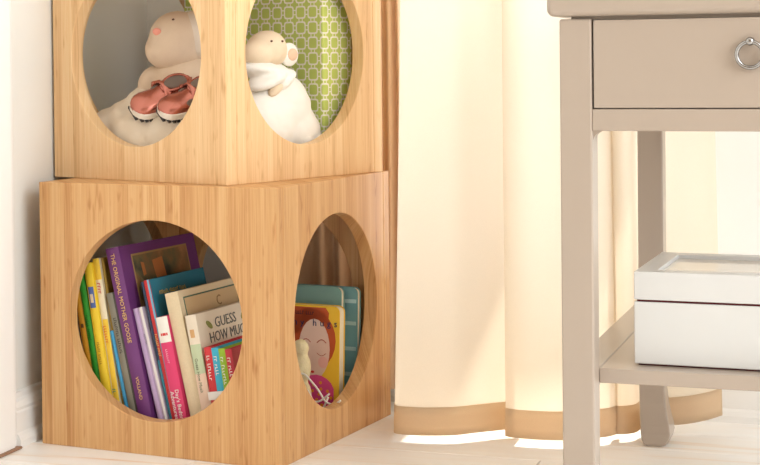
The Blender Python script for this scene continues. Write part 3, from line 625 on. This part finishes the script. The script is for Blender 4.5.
for x in (0.2075,):
    ro = 0.0140; rp = tube('ring_pull', [(x + ro * math.sin(a), -0.007 - 0.002 * math.cos(a), 0.5716 + ro * math.cos(a)) for a in [2 * math.pi * i / 36 for i in range(36)]], 0.0024, M_CHROME, dw, 10, True)
    tube('pull_post', [(x, 0.0, 0.5862), (x, -0.006, 0.5862), (x, -0.0105, 0.5862), (x, -0.0125, 0.5862)], [0.0048, 0.0040, 0.0044, 0.003], M_CHROME, dw, 14)
def bracket(x0, x1, pts, nm='corner_bracket'): return prism(nm, pts, 'x', x0, x1, M_TAUPE, tb)
# small concave brackets under the apron
def cove(xc, dirx, zt, r, y0, y1):
    pts = [(xc, zt), (xc + dirx * r, zt)] + [(xc + dirx * (r - r * math.sin(math.radians(a))), zt - r + r * math.cos(math.radians(a))) for a in range(10, 90, 10)] + [(xc, zt - r)]
    return prism('corner_bracket', pts, 'y', y0, y1, M_TAUPE, tb)
cove(LW, 1, Z_AP, 0.013, 0.004, 0.020); cove(TW - LW, -1, Z_AP, 0.013, 0.004, 0.020)
# shelf with side rails
box('shelf', LW + 0.0002, TW - LW - 0.0002, 0.0325, TD - 0.0325, Z_SH - 0.0165, Z_SH, M_TAUPE, tb, 0.0008, 1)
for x in (0.001, TW - LW + 0.0002): box('shelf_rail', x, x + LW - 0.0010, LW, TD - LW, Z_SH - 0.0165, Z_SH + 0.0004, M_TAUPE, tb, 0.0008, 1)
for x in (0.006, TW - 0.026):
    for y0, s in ((LW, 1), (TD - LW, -1)):
        bracket(x, x + 0.022, [(y0, Z_SH - 0.017), (y0 + s * 0.085, Z_SH - 0.017), (y0 + s * 0.045, Z_SH - 0.030), (y0 + s * 0.015, Z_SH - 0.048), (y0, Z_SH - 0.062)])

# ------------------------------------------------------------------ white lidded box on the shelf
BM = TM @ Matrix.Translation((0.0715, 0.0640, Z_SH + 0.0006)) @ Matrix.Rotation(-0.025, 4, 'Z')
bx = empty('keepsake_box', BM, 'white keepsake box with glazed frame lid on the table shelf', 'box')
BW, BD, BH = 0.30, 0.205, 0.1072
box('base_pad', 0.004, BW - 0.004, 0.004, BD - 0.004, -0.0004, 0.0016, M_DARK, bx)
box('body', 0, BW, 0, BD, 0.0014, 0.0725, M_WHITE, bx, 0.0012, 2)
box('seam_felt', 0.003, BW - 0.003, 0.003, BD - 0.003, 0.0724, 0.0752, M_DARK, bx)
fw, lz0, lz1 = 0.024, 0.0750, BH
bm = bmesh.new()
o_ = [(0, 0), (BW, 0), (BW, BD), (0, BD)]; i_ = [(fw, fw), (BW - fw, fw), (BW - fw, BD - fw), (fw, BD - fw)]
vs = {(k, z): bm.verts.new((*p, z)) for z in (lz0, lz1) for k, p in list(enumerate(o_)) + [(4 + j, p) for j, p in enumerate(i_)]}
mid = [bm.verts.new((*p, lz1 - 0.007)) for p in i_]
for k in range(4):
    j = (k + 1) % 4
    bm.faces.new((vs[k, lz0], vs[j, lz0], vs[j, lz1], vs[k, lz1])); bm.faces.new((vs[k, lz1], vs[j, lz1], vs[4 + j, lz1], vs[4 + k, lz1]))
    bm.faces.new((vs[4 + k, lz1], vs[4 + j, lz1], mid[j], mid[k]))
bm.faces.new(mid); bm.faces.new([vs[k, lz0] for k in (3, 2, 1, 0)])
for k in range(4): bm.verts.remove(vs[4 + k, lz0])
lid = from_bm('lid', bm, M_WHITE, bx)
mb = lid.modifiers.new('bevel', 'BEVEL'); mb.width = 0.0010; mb.segments = 2; mb.limit_method = 'ANGLE'
glass_lid = mat('lid_glass', srgb(226, 218, 204), 0.06, spec=0.8)
box('glass', fw + 0.0004, BW - fw - 0.0004, fw + 0.0004, BD - fw - 0.0004, lz1 - 0.0069, lz1 - 0.0045, glass_lid, lid)

# ------------------------------------------------------------------ curtain
path = [(-0.738, 2.550, 0.014), (-0.725, 2.50, 0.012), (-0.718, 2.445, 0.011), (-0.7135, 2.405, 0.011), (-0.7064, 2.3860, 0.011), (-0.690, 2.381, 0.0112), (-0.667, 2.3808, 0.0115), (-0.640, 2.386, 0.012), (-0.615, 2.396, 0.0125), (-0.590, 2.418, 0.013),
        (-0.565, 2.441, 0.013), (-0.548, 2.455, 0.013), (-0.536, 2.458, 0.012), (-0.533, 2.446, 0.012), (-0.541, 2.428, 0.012), (-0.5445, 2.4145, 0.012), (-0.532, 2.4065, 0.012), (-0.506, 2.4037, 0.012), (-0.480, 2.406, 0.012), (-0.455, 2.413, 0.012),
        (-0.430, 2.430, 0.012), (-0.408, 2.447, 0.012), (-0.396, 2.462, 0.012), (-0.389, 2.484, 0.012), (-0.391, 2.497, 0.012), (-0.397, 2.488, 0.012), (-0.3975, 2.478, 0.012), (-0.390, 2.4745, 0.012), (-0.377, 2.480, 0.012), (-0.3655, 2.4955, 0.012),
        (-0.360, 2.520, 0.013), (-0.340, 2.542, 0.014), (-0.313, 2.548, 0.0155), (-0.290, 2.557, 0.018), (-0.268, 2.575, 0.021), (-0.250, 2.600, 0.024)]
def catmull(P, sub):
    out = []
    for i in range(len(P) - 1):
        p0, p1, p2, p3 = (Vector(P[max(i - 1, 0)]), Vector(P[i]), Vector(P[i + 1]), Vector(P[min(i + 2, len(P) - 1)]))
        for k in range(sub):
            t = k / sub; out.append(0.5 * ((2 * p1) + (-p0 + p2) * t + (2 * p0 - 5 * p1 + 4 * p2 - p3) * t * t + (-p0 + 3 * p1 - 3 * p2 + p3) * t ** 3))
    out.append(Vector(P[-1])); return out
cp = catmull(path, 4)
NCP = len(cp)
def curt_pt(i, z):
    p = cp[i]; s = i / (NCP - 1)
    zz = min(z, 0.8)
    x = p.x + 0.032 * zz * max(0, 1 - s * 2) - 0.012 * zz * s
    y = p.y + 0.004 * math.sin(9 * s + 4 * zz) * zz
    if s > 0.86: # the free edge is drawn back a little higher up
        y = y - 0.02 * min(1, z * 2) * (s - 0.86) / 0.14
    return Vector((x, y, z))
HEM = 0.0415
def curt_surf(zs_abs, off=0.0):
    """rows are (kind, value): height above hem start"""
    bm = bmesh.new(); rows = []
    for zf in zs_abs:
        row = []
        for i in range(NCP):
            z = zf(cp[i].z); q = curt_pt(i, z)
            if off:
                a, b_ = curt_pt(max(i - 1, 0), z), curt_pt(min(i + 1, NCP - 1), z); t = (b_ - a); n_ = Vector((t.y, -t.x, 0)).normalized(); q = q + n_ * off
            row.append(bm.verts.new(q))
        rows.append(row)
    for a, b_ in zip(rows, rows[1:]):
        for i in range(NCP - 1): bm.faces.new((a[i], a[i + 1], b_[i + 1], b_[i]))
    return bm
ct = empty('curtain', Matrix.Identity(4), 'long cream curtain with a tan hem hanging behind the table', 'curtain')
zrows = [(lambda h, k=k: h + HEM + k) for k in (0, 0.04, 0.09, 0.15, 0.22, 0.30, 0.40, 0.52, 0.66, 0.85, 1.1, 1.4, 1.8)] + [lambda h: 2.22]
from_bm('curtain_panel', curt_surf(zrows), M_CURT, ct, True)
bm = curt_surf([lambda h: h, lambda h: h + 0.014, lambda h: h + 0.028, lambda h: h + HEM + 0.0005], 0.0)
hem = from_bm('hem_band', bm, M_HEM, ct, True)
sd = hem.modifiers.new('solid', 'SOLIDIFY'); sd.thickness = 0.0022; sd.offset = 0
# tan side drape left of the window; far stretch stands in for corner shade
dp = catmull([(-1.030, 2.655, 0), (-1.010, 2.640, 0), (-0.985, 2.654, 0), (-0.960, 2.634, 0), (-0.935, 2.652, 0), (-0.910, 2.628, 0), (-0.890, 2.648, 0), (-0.870, 2.622, 0), (-0.850, 2.640, 0), (-0.830, 2.618, 0), (-0.812, 2.616, 0), (-0.797, 2.634, 0), (-0.784, 2.614, 0), (-0.774, 2.630, 0), (-0.766, 2.616, 0), (-0.762, 2.640, 0)], 5)
bm = bmesh.new(); rows = [[bm.verts.new((p.x + 0.004 * math.sin(3 * z + 40 * p.x), p.y, z)) for p in dp] for z in (0.03, 0.2, 0.4, 0.6, 0.8, 1.1, 1.5, 1.9, 2.22)]
for a, b_ in zip(rows, rows[1:]):
    for i in range(len(dp) - 1): bm.faces.new((a[i], a[i + 1], b_[i + 1], b_[i]))
td = from_bm('side_drape', bm, mat('drape_tan', srgb(234, 198, 162), 0.9, noise=0.06, nscale=60), None, True)
sd = td.modifiers.new('solid', 'SOLIDIFY'); sd.thickness = 0.0016; sd.offset = 0
tag(td, 'tan drape beside the cream curtain, extended behind the cubes as stand-in for shade', 'curtain')
# rod and its brackets
rod = empty('curtain_rod', Matrix.Translation((-0.8, 2.47, 2.24)), 'white curtain rod above the window', 'curtain rod')
tube('rod', [(0, 0, 0), (1.0, 0, 0), (2.0, 0, 0)], 0.012, M_TRIM, rod, 12)
for x in (0.05, 1.95): box('bracket', x - 0.01, x + 0.01, 0.0, 0.2098, -0.015, 0.015, M_TRIM, rod, 0.002)
